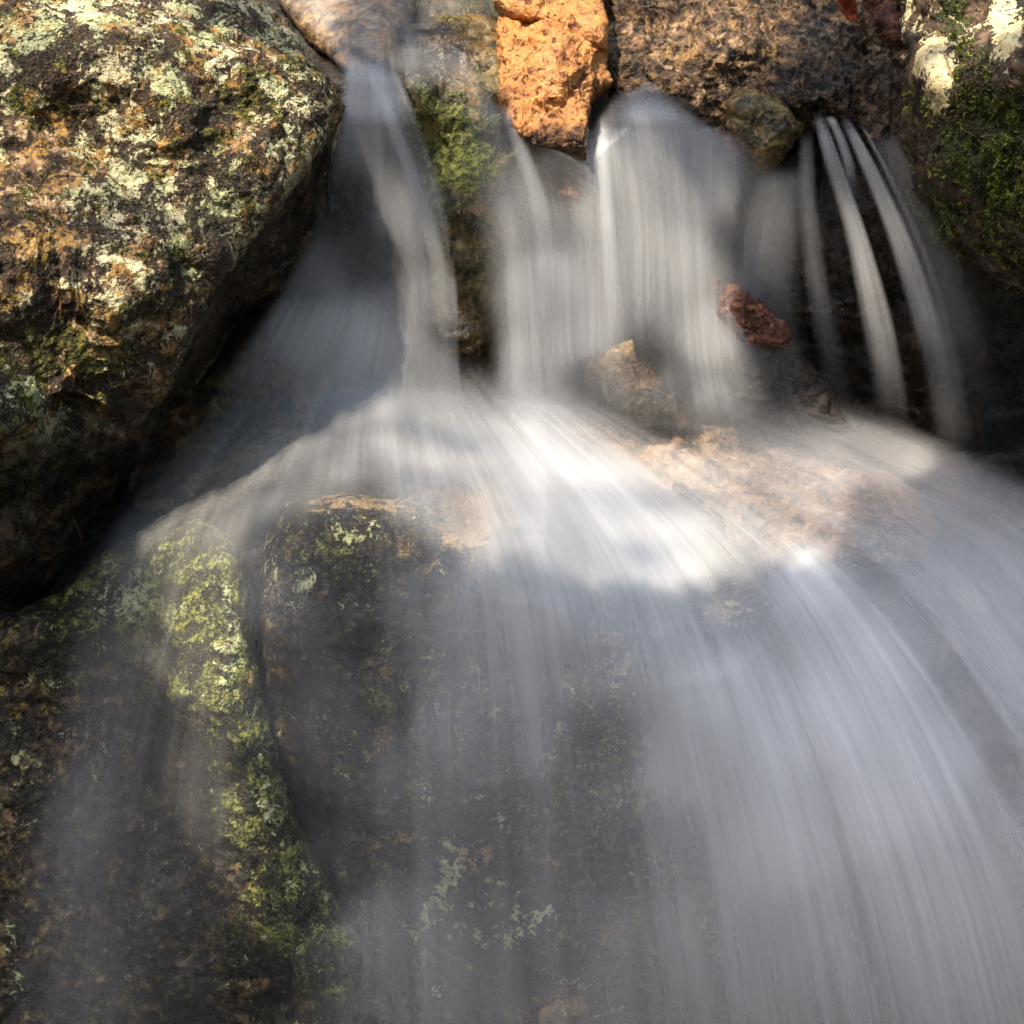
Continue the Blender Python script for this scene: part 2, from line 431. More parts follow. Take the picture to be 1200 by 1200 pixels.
def ground_z(X, Y):
    z = np.where(Y < .5, -.80, -.80)
    t = sstep(.42, .75, Y)
    z = -.80 + t * .92 + np.maximum(Y - .75, 0) * .05
    bank = sstep(1.1, 3.2, np.abs(X + .1 * np.sin(Y))) 
    z = z + bank * (.9 - .35 * t) + np.maximum(np.abs(X) - 3, 0) * .12
    r = np.hypot(X, Y + .5)
    z = z + np.maximum(r - 3.6, 0) * .75 * sstep(60, 20, r)  # unseen ring of rising ground, added to block low sky light
    p = np.stack([X.ravel(), Y.ravel(), 0 * X.ravel()], 1)
    return z + .10 * fbm(p, .9, 4, seed=4).reshape(X.shape) * bank + .03 * fbm(p, 5, 3, seed=5).reshape(X.shape)
sx = np.sign(np.linspace(-1, 1, 181)) * np.abs(np.linspace(-1, 1, 181)) ** 3 * 60
g_ = grid_sheet("ground", sx, sx, lambda X, Y: np.stack([X, Y, ground_z(X, Y)], -1), M_floor, base=(0, 0, 0))
tag(g_, "brown forest floor sloping down to the stream", "ground", kind="structure")

def bed_fn(X, Y):
    yy = surf_Y(X, Y) + .09 + .16 * sstep(860, 930, X) * sstep(150, 200, Y) * (1 - sstep(480, 540, Y))
    yy = yy + .10 * sstep(-20, -160, Y)
    V = ray_to(X, Y, yy)
    p = V.reshape(-1, 3)
    d = .03 * facets(p, 6, 77) + .012 * fbm(p, 12, 5, .55, 78)
    return V + (d[:, None] * np.array([0, -.7, .6])).reshape(V.shape)
bed = grid_sheet("stream_bed", np.linspace(-220, 1420, 330), np.linspace(-60, 1330, 280), bed_fn, M_bed)
tag(bed, "dark wet rock bed under the falling water", "stream bed", kind="structure")

# ------------------------------------------------------------------ the stones
def sY(off): return lambda px, py: surf_Y(px, py) + off
def wY(off):
    """the water rides over the edges of the stone in a rounded sheet"""
    def f(px, py):
        o = 0
        for dx, dy, k in ((0, 0, 2), (0, -28, 1.5), (0, 28, 1.5), (0, -60, 1), (0, 60, 1), (-50, 0, 1), (50, 0, 1), (-70, 40, .7), (70, 40, .7)):
            o = o + k * surf_Y(px + dx, py + dy)
        return o / 10.4 + off
    return f

RIDGE = np.array([(420, 60), (400, 130), (365, 175), (330, 215), (290, 260), (240, 312), (200, 400), (172, 470), (150, 540)], float)
def ridge_x(py): return np.interp(py, RIDGE[:, 1], RIDGE[:, 0])
def left_Y(px, py):
    y = shepard(px, py, [(-100, -60, .28), (100, -60, .30), (250, -60, .34), (330, 0, .30), (395, 100, .15), (330, 90, .14), (280, 100, .11), (200, 150, .06), (100, 100, .08), (-100, 150, .02),
        (330, 200, .07), (290, 245, .04), (235, 300, .0), (190, 390, -.05), (160, 470, -.07), (150, 350, -.09), (0, 350, -.12), (-150, 350, -.14), (120, 500, -.11), (0, 500, -.20), (-150, 520, -.22), (120, 600, .0), (60, 640, -.06), (0, 640, -.14), (0, 730, -.02), (-150, 700, -.12), (-150, 800, .0)], 3.2, 40)
    d = np.maximum(px - ridge_x(py), 0)
    return y + sstep(0, 60, d) * .05 + d * .0016

LB = stone("boulder", "large grey-brown boulder crusted with pale lichen beside the left fall", "boulder",
      [(-160, -80), (230, -80), (290, -5), (345, 45), (385, 85), (402, 120), (385, 165), (378, 260), (330, 320), (270, 370), (215, 430), (175, 485), (150, 545), (115, 600), (92, 640), (62, 690), (10, 735), (-160, 800)],
      left_Y, M_lich, thick=.5, roll=.10, amp=(.02, .035, .007, .003), res=330, seed=3, edge=9, fsc=4.5,
      attrs={"wet": lambda px, py: np.clip(sstep(450, 570, py + .25 * px) + sstep(-4, 14, px - ridge_x(py)) * sstep(90, 160, py), 0, 1),  # wet base; the side past the ridge also has its shade painted dark
             "lichen": G((170, 60, 160, 90, .18), (30, 40, 80, 60, .2), (330, 120, 70, 60, .1), (220, 225, 70, 40, .35), (60, 250, 60, 120, -.25), (40, 470, 60, 60, .2)),
             "moss": G((40, 70, 80, 50, .4), (350, 120, 60, 60, .35), (80, 430, 150, 80, .35), (250, 170, 40, 90, .2))})

def right_Y(px, py):
    return shepard(px, py, [(1060, 0, .30), (1100, 0, .22), (1200, -60, .22), (1300, -60, .16), (1060, 120, .22), (1100, 110, .10), (1200, 100, .04), (1350, 100, -.04), (1060, 180, .22), (1110, 200, .08),
        (1150, 200, .02), (1250, 220, -.08), (1100, 250, .16), (1150, 290, .10), (1200, 260, .0), (1200, 330, .10), (1300, 360, -.02)], 3, 30)
RB = stone("boulder", "dark mossy boulder with pale yellow patches at the right edge", "boulder",
      [(1058, -60), (1055, 20), (1066, 60), (1056, 110), (1055, 165), (1066, 195), (1090, 230), (1120, 268), (1160, 305), (1205, 338), (1330, 400), (1420, 200), (1400, -80)],
      right_Y, M_mossy, thick=.4, roll=.07, amp=(.012, .016, .006, .003), res=240, seed=8, edge=7, fsc=7,
      attrs={"lichen": G((1095, 70, 26, 35, .9), (1105, 120, 14, 30, .7), (1180, 55, 22, 40, .9), (1170, 20, 20, 30, .4), (1142, 192, 10, 10, .8), (1105, 175, 8, 20, .6), (1080, 20, 30, 30, .3), (1150, 230, 60, 90, -.6), (1070, 150, 15, 40, -.7), (1110, 250, 40, 40, -.5)),
             "moss": G((1130, 30, 40, 60, .7), (1150, 180, 80, 90, .8))})

stone("rock", "sunlit orange block standing in the lip between the middle falls", "rock",
      [(586, 80), (584, 40), (592, -5), (650, -15), (704, -5), (714, 50), (718, 95), (694, 112), (688, 150), (690, 186), (655, 178), (628, 178), (606, 160), (590, 125), (583, 95)],
      S((590, -10, .43), (710, -10, .43), (590, 50, .36), (710, 60, .35), (590, 180, .20), (700, 180, .20), (650, 100, .27)), M_orange, thick=.25, roll=.03, amp=(.008, .020, .007, .003), res=130, seed=21, edge=9, fsc=12, attrs={"wet": G((655, 172, 70, 30, 1.2))})
stone("rock", "smooth orange cap stone at the top edge above the orange block", "rock",
      [(576, -60), (704, -60), (714, 30), (713, 62), (668, 48), (626, 28), (598, 24), (578, 0)],
      S((580, -60, .48), (700, -60, .48), (600, 20, .37), (640, 40, .345), (712, 58, .335)), M_orange, thick=.25, roll=.03, amp=(.008, .014, .004, .002), res=90, seed=22, fsc=8, edge=9)
stone("rock", "dark rust-brown stone tucked under the orange block", "rock",
      [(628, 165), (660, 150), (696, 170), (694, 215), (675, 250), (650, 245), (630, 205)],
      S((660, 160, .27), (660, 250, .25)), M_rusty, thick=.14, roll=.05, amp=(.008, .014, .006, .003), res=80, seed=23, fsc=14)
stone("rock", "green mossy rock seen through the water left of the orange block", "rock",
      [(462, 62), (478, 28), (530, 14), (590, 22), (602, 110), (612, 190), (612, 300), (592, 380), (572, 468), (534, 482), (512, 440), (505, 330), (492, 230), (476, 150)],
      S((470, 20, .47), (590, 20, .47), (470, 60, .40), (590, 70, .38), (480, 110, .31), (600, 110, .31), (540, 280, .265), (540, 480, .24)), M_green, thick=.2, roll=.05, amp=(.012, .03, .005, .002), res=140, seed=24, fsc=10,
      attrs={"moss": G((530, 180, 60, 100, .6), (540, 430, 40, 60, -.6)), "wet": G((540, 420, 60, 90, 1.0), (500, 62, 60, 42, 1.6))})
stone("rock", "pale mossy stone at the top edge above the green mossy rock", "rock",
      [(480, -50), (590, -50), (592, 15), (575, 45), (530, 40), (490, 30)],
      sY(-.005), M_green, thick=.2, roll=.05, amp=(.01, .02, .005, .002), res=70, seed=25, fsc=10, attrs={"moss": .6, "wet": .75})
stone("rock", "flat tan stone under the shallow stream above the left fall", "rock",
      [(270, -70), (480, -70), (500, -10), (470, 60), (430, 90), (400, 80), (350, 30)],
      sY(.03), M_gold, thick=.2, roll=.05, amp=(.012, .02, .004, .002), res=90, seed=29, fsc=8)
stone("rock", "small golden stone at the head of the left fall", "rock",
      [(405, 20), (440, 0), (470, 25), (465, 62), (440, 72), (412, 60)],
      sY(-.01), M_gold, thick=.12, roll=.05, amp=(.01, .014, .004, .002), res=60, seed=26, fsc=12)
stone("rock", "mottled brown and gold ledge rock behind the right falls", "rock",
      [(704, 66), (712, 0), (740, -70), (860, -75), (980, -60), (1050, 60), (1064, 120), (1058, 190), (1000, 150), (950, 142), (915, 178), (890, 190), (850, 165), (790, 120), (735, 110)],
      S((730, -70, .62), (860, -75, .64), (980, -60, .62), (750, 20, .46), (900, -30, .56), (1040, 40, .48), (720, 100, .34), (800, 120, .30), (880, 180, .26), (940, 140, .28), (1050, 180, .32), (860, 70, .34)), M_ledge, thick=.25, roll=.05, amp=(.015, .030, .010, .005), res=190, seed=31, fsc=11, attrs={"wet": G((990, 110, 90, 90, .9), (880, 120, 45, 45, .8), (740, 100, 50, 30, .8), (760, -10, 70, 40, .9)), "moss": G((850, 110, 60, 60, .3))})  # shadow over the right part painted dark through the wet mask
stone("rock", "small moss-topped knob of rock hanging below the ledge", "rock",
      [(852, 120), (885, 106), (925, 120), (936, 150), (915, 185), (895, 205), (872, 180), (852, 150)],
      S((890, 110, .27), (890, 200, .25)), M_green, thick=.14, roll=.06, amp=(.01, .014, .006, .003), res=80, seed=32, fsc=14, attrs={"moss": -.1})
stone("rock", "dark wet stone face behind the thin right fall", "rock",
      [(860, 190), (900, 190), (960, 150), (1060, 160), (1110, 260), (1150, 420), (1140, 540), (1000, 525), (930, 440), (880, 330)],
      S((960, 150, .36), (1000, 500, .34), (880, 300, .32)), M_bed, thick=.2, roll=.06, amp=(.02, .03, .008, .003), res=110, seed=33, fsc=8)
stone("rock", "small brown stone with a sunlit golden top below the middle fall", "rock",
      [(690, 432), (712, 408), (742, 398), (752, 420), (775, 450), (800, 478), (822, 508), (760, 505), (712, 490), (692, 462)],
      S((740, 400, .255), (740, 500, .185), (800, 490, .205)), M_gold, thick=.12, roll=.05, amp=(.012, .022, .007, .003), res=90, seed=34, fsc=14,
      attrs={"wet": G((765, 485, 75, 45, 1.0), (700, 460, 25, 30, .8)), "moss": G((760, 450, 60, 40, .6)), "bare_or_lit": G((738, 404, 22, 14, .9))})  # sunlit cream-gold top painted in as tan above the dark wet base
stone("rock", "tan slab with a dark lower edge lying across the right of the shelf", "rock",
      [(640, 500), (720, 485), (800, 500), (900, 515), (1000, 545), (1075, 580), (1105, 620), (1080, 660), (1000, 690), (900, 660), (800, 620), (700, 560)],
      sY(.022), M_slab, thick=.15, roll=.05, amp=(.012, .03, .006, .002), res=150, seed=35, fsc=8)
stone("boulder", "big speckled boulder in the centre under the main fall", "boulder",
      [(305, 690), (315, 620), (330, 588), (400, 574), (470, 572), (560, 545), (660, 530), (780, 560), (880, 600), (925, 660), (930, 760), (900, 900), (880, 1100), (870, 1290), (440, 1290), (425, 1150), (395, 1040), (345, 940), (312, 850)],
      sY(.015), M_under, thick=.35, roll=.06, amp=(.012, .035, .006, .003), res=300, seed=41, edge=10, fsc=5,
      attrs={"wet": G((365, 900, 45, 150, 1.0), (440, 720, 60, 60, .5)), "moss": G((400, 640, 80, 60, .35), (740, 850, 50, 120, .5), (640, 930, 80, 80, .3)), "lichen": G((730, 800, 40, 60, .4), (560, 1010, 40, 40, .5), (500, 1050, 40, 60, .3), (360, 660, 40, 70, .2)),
             "bare_or_lit": G((430, 584, 110, 15, .8), (548, 622, 34, 30, 1), (600, 590, 80, 40, .6), (705, 752, 40, 16, .75), (850, 722, 36, 18, .8), (775, 735, 40, 14, .5), (735, 785, 20, 16, .5), (560, 1000, 30, 25, .5), (820, 1090, 40, 30, .6))})  # sunlit gold rim and highlights of the crest painted as tan stone
stone("boulder", "green-tinged boulder at the lower left under a thin veil of water", "boulder",
      [(-120, 860), (-60, 770), (10, 720), (70, 690), (110, 650), (170, 615), (235, 612), (268, 650), (285, 720), (298, 800), (315, 880), (345, 960), (385, 1035), (412, 1085), (400, 1180), (390, 1290), (-120, 1290)],
      lambda px, py: surf_Y(px, py) - .01 + .05 * sstep(30, 140, np.abs(px - (250 + (py - 650) * .26))) * sstep(720, 860, py), M_ridge, thick=.35, roll=.05, amp=(.015, .030, .007, .003), res=260, seed=42, edge=9, fsc=5,
      attrs={"moss": G((170, 700, 120, 70, 1.0), (262, 770, 55, 120, .9), (320, 940, 60, 120, 1.0), (372, 1070, 60, 80, 1.0), (220, 650, 80, 40, .5)), "lichen": G((262, 760, 30, 100, .45), (318, 930, 26, 90, .5), (370, 1060, 45, 60, .5), (170, 700, 90, 40, .45)), "wet": G((150, 1000, 110, 190, .8), (200, 850, 60, 60, .5)), "bare_or_lit": G((285, 800, 10, 20, .7))})
stone("rock", "low lichen-spotted stone at the foot of the lower left boulder", "rock",
      [(340, 1115), (372, 1084), (412, 1086), (434, 1118), (428, 1160), (395, 1178), (355, 1162)],
      sY(-.035), M_ridge, thick=.14, roll=.05, amp=(.008, .014, .005, .003), res=90, seed=43, fsc=12, attrs={"lichen": .3, "moss": .9})
stone("rock", "small pale stone at the bottom edge between two streams", "rock",
      [(395, 1215), (412, 1172), (440, 1160), (462, 1180), (470, 1230), (430, 1250)], sY(-.03), M_under, thick=.12, roll=.04, amp=(.008, .014, .005, .003), res=60, seed=44, fsc=12, attrs={"lichen": .3})
stone("rock", "small yellowish stone at the bottom edge right of the central boulder's foot", "rock",
      [(636, 1190), (650, 1170), (680, 1172), (692, 1200), (680, 1240), (640, 1240)], sY(-.03), M_gold, thick=.1, roll=.04, amp=(.006, .012, .005, .003), res=60, seed=45, fsc=12)
stone("boulder", "grey-brown boulder wholly under the broad right curtain of water", "boulder",
      [(930, 640), (1010, 640), (1100, 670), (1260, 720), (1330, 900), (1330, 1290), (890, 1290), (895, 1000), (935, 800)],
      sY(.03), M_grey, thick=.35, roll=.06, amp=(.02, .04, .006, .003), res=160, seed=46, edge=8, fsc=5)
stone("rock", "yellow-brown rock half hidden by spray beside the lichen boulder", "rock",
      [(150, 600), (170, 520), (215, 450), (280, 400), (350, 380), (390, 440), (330, 560), (230, 615)],
      sY(.02), M_gold, thick=.2, roll=.05, amp=(.015, .025, .005, .002), res=110, seed=47, fsc=8)
stone("rock", "dark wet rock under the piece of red-brown bark", "rock",
      [(838, 350), (880, 372), (928, 402), (965, 450), (1005, 505), (930, 520), (860, 500), (838, 430)],
      S((850, 350, .25), (925, 405, .20), (1000, 505, .17), (860, 500, .19)), M_bed, thick=.14, roll=.04, amp=(.008, .016, .006, .003), res=90, seed=50, fsc=12)
stone("driftwood", "red-brown piece of bark wedged between the middle and right falls", "driftwood",
      [(838, 324), (864, 336), (898, 360), (927, 388), (925, 403), (898, 405), (872, 402), (852, 390), (840, 364)],
      S((846, 335, .228), (880, 360, .19), (922, 388, .165), (860, 400, .21), (915, 405, .16)), M_bark, thick=.05, roll=.012, edge=10, amp=(.003, .006, .007, .003), res=110, seed=51, fsc=18)
stone("driftwood", "wet red-brown stick end at the top right behind the ledge", "driftwood",
      [(1012, -40), (1030, -40), (1058, 20), (1060, 55), (1045, 50), (1025, 20)],
      S((1030, -20, .36), (1055, 55, .31)), M_bark, thick=.06, roll=.03, amp=(.004, .010, .006, .003), res=60, seed=52, fsc=18)

s_ = NT("red_leaf")
M_redleaf = s_.out(s_.node("ShaderNodeBsdfPrincipled", Base_Color=s_.mix(s_.rng(s_.noise(70, 4, .6), .4, .62), (.16, .02, .012), (.42, .10, .03)), Roughness=.4, Normal=s_.bump(s_.noise(120, 3), .002)).outputs[0])
def fallen_leaf(label, px, py, Y, length, ang, tilt, seed):
    """a curled dead leaf with a raised midrib and a stalk"""
    n, m = 15, 9
    u = np.linspace(0, 1, n)[:, None]; v = np.linspace(-1, 1, m)[None]
    wd = .42 * np.sin(np.pi * np.clip(u * .96 + .02, 0, 1)) ** .8 * (1 + .12 * np.sin(u * 40 + v * 2 + seed)) + .01
    x = (u - .5) + 0 * v; y = v * wd * .75; z = .12 * np.abs(v) ** 1.3 * (.6 + u) - .25 * (u - .5) ** 2 + .03 * np.sin(6 * v + 9 * u + seed)
    P = np.stack([x, y, z + 0 * x], -1).reshape(-1, 3) * length
    ca, sa = math.cos(ang), math.sin(ang); ct, st = math.cos(tilt), math.sin(tilt)
    P = P @ np.array([[ca, 0, sa], [0, 1, 0], [-sa, 0, ca]]).T @ np.array([[1, 0, 0], [0, ct, -st], [0, st, ct]]).T
    P = P + ray_to(px, py, Y)
    idx = np.arange(n * m).reshape(n, m)
    F = np.stack([idx[:-1, :-1], idx[:-1, 1:], idx[1:, 1:], idx[1:, :-1]], -1).reshape(-1, 4)
    o = mesh_obj("fallen_leaf", P, F, M_redleaf)
    md = o.modifiers.new("thickness", 'SOLIDIFY'); md.thickness = .0009
    return tag(o, label, "leaf")
fallen_leaf("wet dark red leaf stuck at the top edge left of the red-brown stick", 990, 10, .33, .052, 1.1, 1.0, 1)

# ------------------------------------------------------------------ moss cushions on the right boulder
ms = NT("moss_green")
M_moss = ms.out(ms.node("ShaderNodeBsdfPrincipled", Roughness=.6, Base_Color=ms.mix(ms.rng(ms.noise(45, 3), .4, .62), (.022, .030, .006), ms.mix(ms.rng(ms.noise(180, 2), .45, .6), (.11, .12, .015), (.34, .38, .05)))).outputs[0])
def moss_on(stone_ob, field, count, size, seed, label=None):
    """leafy moss shoots standing on the stone wherever field(px, py) says it grows"""
    rg = np.random.default_rng(seed)
    me = stone_ob.data; nvt = len(me.vertices)
    co = np.empty(nvt * 3, np.float32); me.vertices.foreach_get("co", co); co = co.reshape(-1, 3).astype(float)
    no = np.empty(nvt * 3, np.float32); me.vertex_normals.foreach_get("vector", no); no = no.reshape(-1, 3).astype(float)
    W = co + np.array(stone_ob.location)
    d = W - CAM; k = WIDE / DIST / 1200
    px = 600 + (d @ RGT) / (d @ FWD) / k; py = 600 - (d @ UPV) / (d @ FWD) / k
    pr = np.clip(field(px, py, W), 0, 1) * ((no @ FWD) < .2)
    pr = pr / pr.sum()
    i = rg.choice(nvt, count, p=pr)
    B = W[i] + rg.normal(size=(count, 3)) * .002; N = no[i]
    Vl, nb = [], 5
    for b in range(nb):
        t = N + rg.normal(size=(count, 3)) * .75 + np.array([0, -.1, .35]); t /= np.linalg.norm(t, axis=1, keepdims=True)
        q = np.cross(t, rg.normal(size=(count, 3))); q /= np.linalg.norm(q, axis=1, keepdims=True)
        L = rg.uniform(.6, 1.3, count)[:, None] * size
        Vl.append(np.stack([B - q * L * .12, B + q * L * .12, B + t * L * .6 + q * L * .16, B + t * L], 1))
    V = np.concatenate(Vl).reshape(-1, 3)
    F = np.arange(len(V)).reshape(-1, 4)
    o = mesh_obj("moss", V, F, M_moss, stone_ob, smooth=False)
    o["kind"] = "stuff"
    if label: o["label"] = label
    return o
def right_moss(px, py, W):
    bare_or_lit = G((1095, 70, 24, 34, 1.3), (1105, 120, 13, 30, 1.2), (1180, 55, 22, 36, 1.3), (1170, 20, 18, 28, .8), (1142, 192, 9, 10, 1.5), (1105, 180, 8, 20, 1.1), (1075, 20, 22, 40, .9))(px, py)
    patch = sstep(-.12, .25, fbm(W, 22, 4, .6, 91) + .25 * G((1130, 30, 40, 60, 1), (1160, 190, 70, 80, 1.2), (1190, 290, 30, 40, .6))(px, py) - .15 * G((1075, 160, 22, 45, 1))(px, py))
    return np.clip(1 - bare_or_lit, 0, 1) ** 2 * patch * sstep(1058, 1075, px)
moss_on(RB, right_moss, 7000, .0062, 92)

# brown needles that have dropped on the moss
nd = NT("dry_needle")
M_needle = nd.out(nd.node("ShaderNodeBsdfPrincipled", Base_Color=(.17, .075, .03), Roughness=.5).outputs[0])
bpy.context.view_layer.update()
def tube(pts, rad, sides=10):
    pts = np.asarray(pts, float); n = len(pts); V = []
    for i in range(n):
        t = pts[min(i + 1, n - 1)] - pts[max(i - 1, 0)]; t /= np.linalg.norm(t)
        a = np.cross(t, [0.3, .9, .2]); a /= np.linalg.norm(a); b = np.cross(t, a)
        for k in range(sides):
            q = 2 * math.pi * k / sides
            V.append(pts[i] + rad[i] * (a * math.cos(q) + b * math.sin(q)))
    F = [[i * sides + k, i * sides + (k + 1) % sides, (i + 1) * sides + (k + 1) % sides, (i + 1) * sides + k] for i in range(n - 1) for k in range(sides)]
    return np.array(V), np.array(F)
def needle(x0, y0, x1, y1, label, group):
    dg_ = bpy.context.evaluated_depsgraph_get(); P = []
    for t in np.linspace(0, 1, 7):
        x, y = x0 + (x1 - x0) * t + 4 * math.sin(3 * t), y0 + (y1 - y0) * t
        d = ray_to(x, y, 0.0) - CAM; d /= np.linalg.norm(d)
        ok, loc, nor, fi, ob, mx = SC.ray_cast(dg_, Vector(CAM), Vector(d))
        if ok: P.append(np.array(loc) + np.array(nor) * .001 - d * .002)
    v, f = tube(cr(np.array(P), 12), np.linspace(.0009, .0005, 12), 6)
    tag(mesh_obj("pine_needle", v, f, M_needle), label, "needle", group)
for q_ in ((1106, 62, 1122, 128), (1140, 250, 1172, 236), (1180, 96, 1186, 132), (1128, 152, 1150, 170)):
    needle(*q_, "thin dry brown needle lying on the moss of the right boulder", "dry needles on the mossy boulder")
for q_ in ((120, 200, 150, 232), (62, 330, 70, 372), (86, 610, 98, 660)):
    needle(*q_, "thin dry brown needle stuck to the lichen boulder", "dry needles on the lichen boulder")

# ------------------------------------------------------------------ unseen tree, its leaves set out where shade is wanted on the stream
def crest_row(px): return np.interp(px, _P[:, 0], _P[:, 3])
def shade_at(px, py):
    C = crest_row(px)
    s = np.zeros(np.shape(px))
    s = np.maximum(s, sstep(40, 85, py - C) * sstep(280, 330, px))                       # fronts of the lower boulders
    s = np.maximum(s, sstep(700, 740, py) * (1 - G((250, 750, 85, 130, 1), (322, 930, 75, 130, 1), (372, 1080, 80, 100, 1), (130, 720, 80, 50, 1))(px, py) * 1.7))
    s = np.maximum(s, sstep(860, 900, px) * sstep(170, 210, py) * (1 - sstep(1050, 1075, px) * (1 - sstep(200, 260, py))) * (1 - sstep(440, 480, py)))
    s = np.maximum(s, .85 * sstep(520, 560, px) * (1 - sstep(840, 860, px)) * sstep(205, 235, py) * (1 - sstep(345, 375, py) * sstep(670, 690, px)) * (1 - sstep(410, 440, py)))
    s = np.maximum(s, .85 * sstep(395, 410, px) * (1 - sstep(500, 520, px)) * sstep(120, 145, py) * (1 - sstep(410, 440, py)))
    s = np.maximum(s, sstep(500, 560, py + .2 * px) * (1 - sstep(170, 210, px)))
    s = np.maximum(s, sstep(980, 1040, px) * sstep(560, 640, py))
    s = np.maximum(s, .6 * sstep(395, 420, px) * (1 - sstep(480, 500, px)) * (1 - sstep(90, 110, py)))
    s = np.maximum(s, sstep(925, 950, px) * (1 - sstep(1040, 1055, px)) * (1 - sstep(180, 190, py)))
    s = np.maximum(s, .55 * sstep(1135, 1155, px) * sstep(110, 140, py))
    return np.clip(s, 0, 1)

lf = NT("green_leaf")
lc = lf.mix(lf.noise(4, 2), (.035, .075, .012), (.08, .12, .02))
l1 = lf.node("ShaderNodeBsdfPrincipled", Base_Color=lc, Roughness=.5)
l2 = lf.node("ShaderNodeBsdfTranslucent", Color=lc)
lm_ = lf.node("ShaderNodeMixShader"); lf.put(lm_.inputs[0], .25); lf.put(lm_.inputs[1], l1.outputs[0]); lf.put(lm_.inputs[2], l2.outputs[0])
M_leaf = lf.out(lm_.outputs[0])
tb = NT("tree_bark")
M_trunk = tb.out(tb.node("ShaderNodeBsdfPrincipled", Base_Color=tb.mix(tb.noise(20, 5, .7), (.03, .022, .015), (.14, .10, .07)), Roughness=.9).outputs[0])
rng = np.random.default_rng(5)

tree = bpy.data.objects.new("tree", None); COL.objects.link(tree); tree.location = (-3.0, -1.3, .1)
tag(tree, "unseen leafy tree on the left bank, its leaves set out to shade the stream", "tree")
tv, tf = tube(cr([(-3.0, -1.3, -.1), (-3.05, -1.35, 1.0), (-3.0, -1.35, 2.0), (-2.8, -1.3, 2.7), (-2.4, -1.15, 3.1), (-1.9, -.95, 3.3)], 30), np.linspace(.13, .012, 30))
Vt, Ft = [tv], [tf]; nv_ = len(tv)
for e in ((-1.2, -1.1, 3.0), (-1.7, -1.3, 2.7), (-1.3, -.7, 2.9), (-1.25, -.1, 3.6), (-2.2, -.8, 3.4)):
    v, f = tube(cr([(-2.6, -1.22, 2.9), ((-2.6 + e[0]) / 2, (-1.22 + e[1]) / 2, (2.9 + e[2]) / 2 - .05), e], 14), np.linspace(.022, .005, 14), 7)
    Vt.append(v); Ft.append(f + nv_); nv_ += len(v)
mesh_obj("trunk", np.vstack(Vt), np.vstack(Ft), M_trunk, tree)
# where the light should fall: look at what is there, follow the sun's rays back up from it
bpy.context.view_layer.update()
dg = bpy.context.evaluated_depsgraph_get()
gx, gy = np.meshgrid(np.arange(-60, 1270, 11.0), np.arange(-60, 1320, 11.0)); gx, gy = gx.ravel(), gy.ravel()
pts, want = [], []
for x, y in zip(gx, gy):
    p0 = ray_to(x, y, 0.0); d = p0 - CAM; d /= np.linalg.norm(d)
    ok, loc, nor, fi, ob, mx = SC.ray_cast(dg, Vector(CAM), Vector(d))
    if ok: pts.append(np.array(loc)); want.append((x, y))
want = np.array(want)
wx, wy_ = [v.ravel() for v in np.meshgrid(np.arange(-200, 1500, 14.0), np.arange(440, 1500, 14.0))]
wp = ray_to(wx, wy_, surf_Y(wx, wy_) - .04)
allp = np.vstack([np.array(pts), wp]); wants = np.vstack([want, np.stack([wx, wy_], 1)])
SA = np.cross(SUN_DIR, [0, 1, 0]); SA /= np.linalg.norm(SA); SB = np.cross(SUN_DIR, SA)
uvp = np.stack([allp @ SA, allp @ SB], 1)
shp = shade_at(wants[:, 0], wants[:, 1])
lit = ((shp < .2) & (wants[:, 1] < 1150) & (wants[:, 0] > -70) & (wants[:, 0] < 1200)).astype(float)
lit = lit * (1 + G((735, 408, 35, 18, 5), (650, 100, 75, 90, 4), (820, 50, 70, 40, 1.5), (250, 740, 75, 120, 1.5), (180, 690, 80, 50, 1.5), (322, 930, 62, 120, 1.5), (385, 1100, 80, 90, 4))(wants[:, 0], wants[:, 1]))
CELL = .012
lo = uvp.min(0) - .3; nc = np.ceil((uvp.max(0) + .3 - lo) / CELL).astype(int)
def splat(v):
    g = np.zeros(nc); i = ((uvp - lo) / CELL).astype(int); np.add.at(g, (i[:, 0], i[:, 1]), v)
    k = np.exp(-np.linspace(-2, 2, 7) ** 2); k /= k.sum()
    for ax_ in (0, 1): g = np.apply_along_axis(lambda r: np.convolve(r, k, 'same'), ax_, g)
    return g
cover = splat((shp > .5) * shp); light = splat(lit); shelf_w = splat(((wants[:, 1] > 440) & (wants[:, 1] < crest_row(wants[:, 0]) + 20) & (wants[:, 0] > 230) & (wants[:, 0] < 1050)).astype(float))
tot = cover + light + 1e-6
sh_map = np.where(cover + light < .01, .0, np.clip(1.25 * cover / tot - .12, 0, 1)) * (light / tot < .45)
shelf_map = (shelf_w / tot > .3) & (sh_map < .3)
NC = 50000
q = lo + rng.uniform(0, 1, (NC, 2)) * (nc * CELL)
qi = ((q - lo) / CELL).astype(int); qi = np.minimum(qi, nc - 1)
area = (nc * CELL).prod()
pr = sh_map[qi[:, 0], qi[:, 1]] * 9000 * area / NC
hi = shelf_map[qi[:, 0], qi[:, 1]] & (pr < .3)
pr = np.where(hi, 0, pr)
keep = rng.uniform(0, 1, NC) < pr
q = q[keep]
LS = .047
hq = np.stack([v.ravel() for v in np.meshgrid(np.arange(lo[0], lo[0] + nc[0] * CELL, LS), np.arange(lo[1], lo[1] + nc[1] * CELL, LS))], 1)
hq = hq + rng.uniform(-.4, .4, hq.shape) * LS
hi_ = np.clip(((hq - lo) / CELL).astype(int), 0, nc - 1)
hq = hq[shelf_map[hi_[:, 0], hi_[:, 1]] & (sh_map[hi_[:, 0], hi_[:, 1]] < .3)]
hi = np.r_[np.zeros(len(q), bool), np.ones(len(hq), bool)]
q = np.vstack([q, hq])
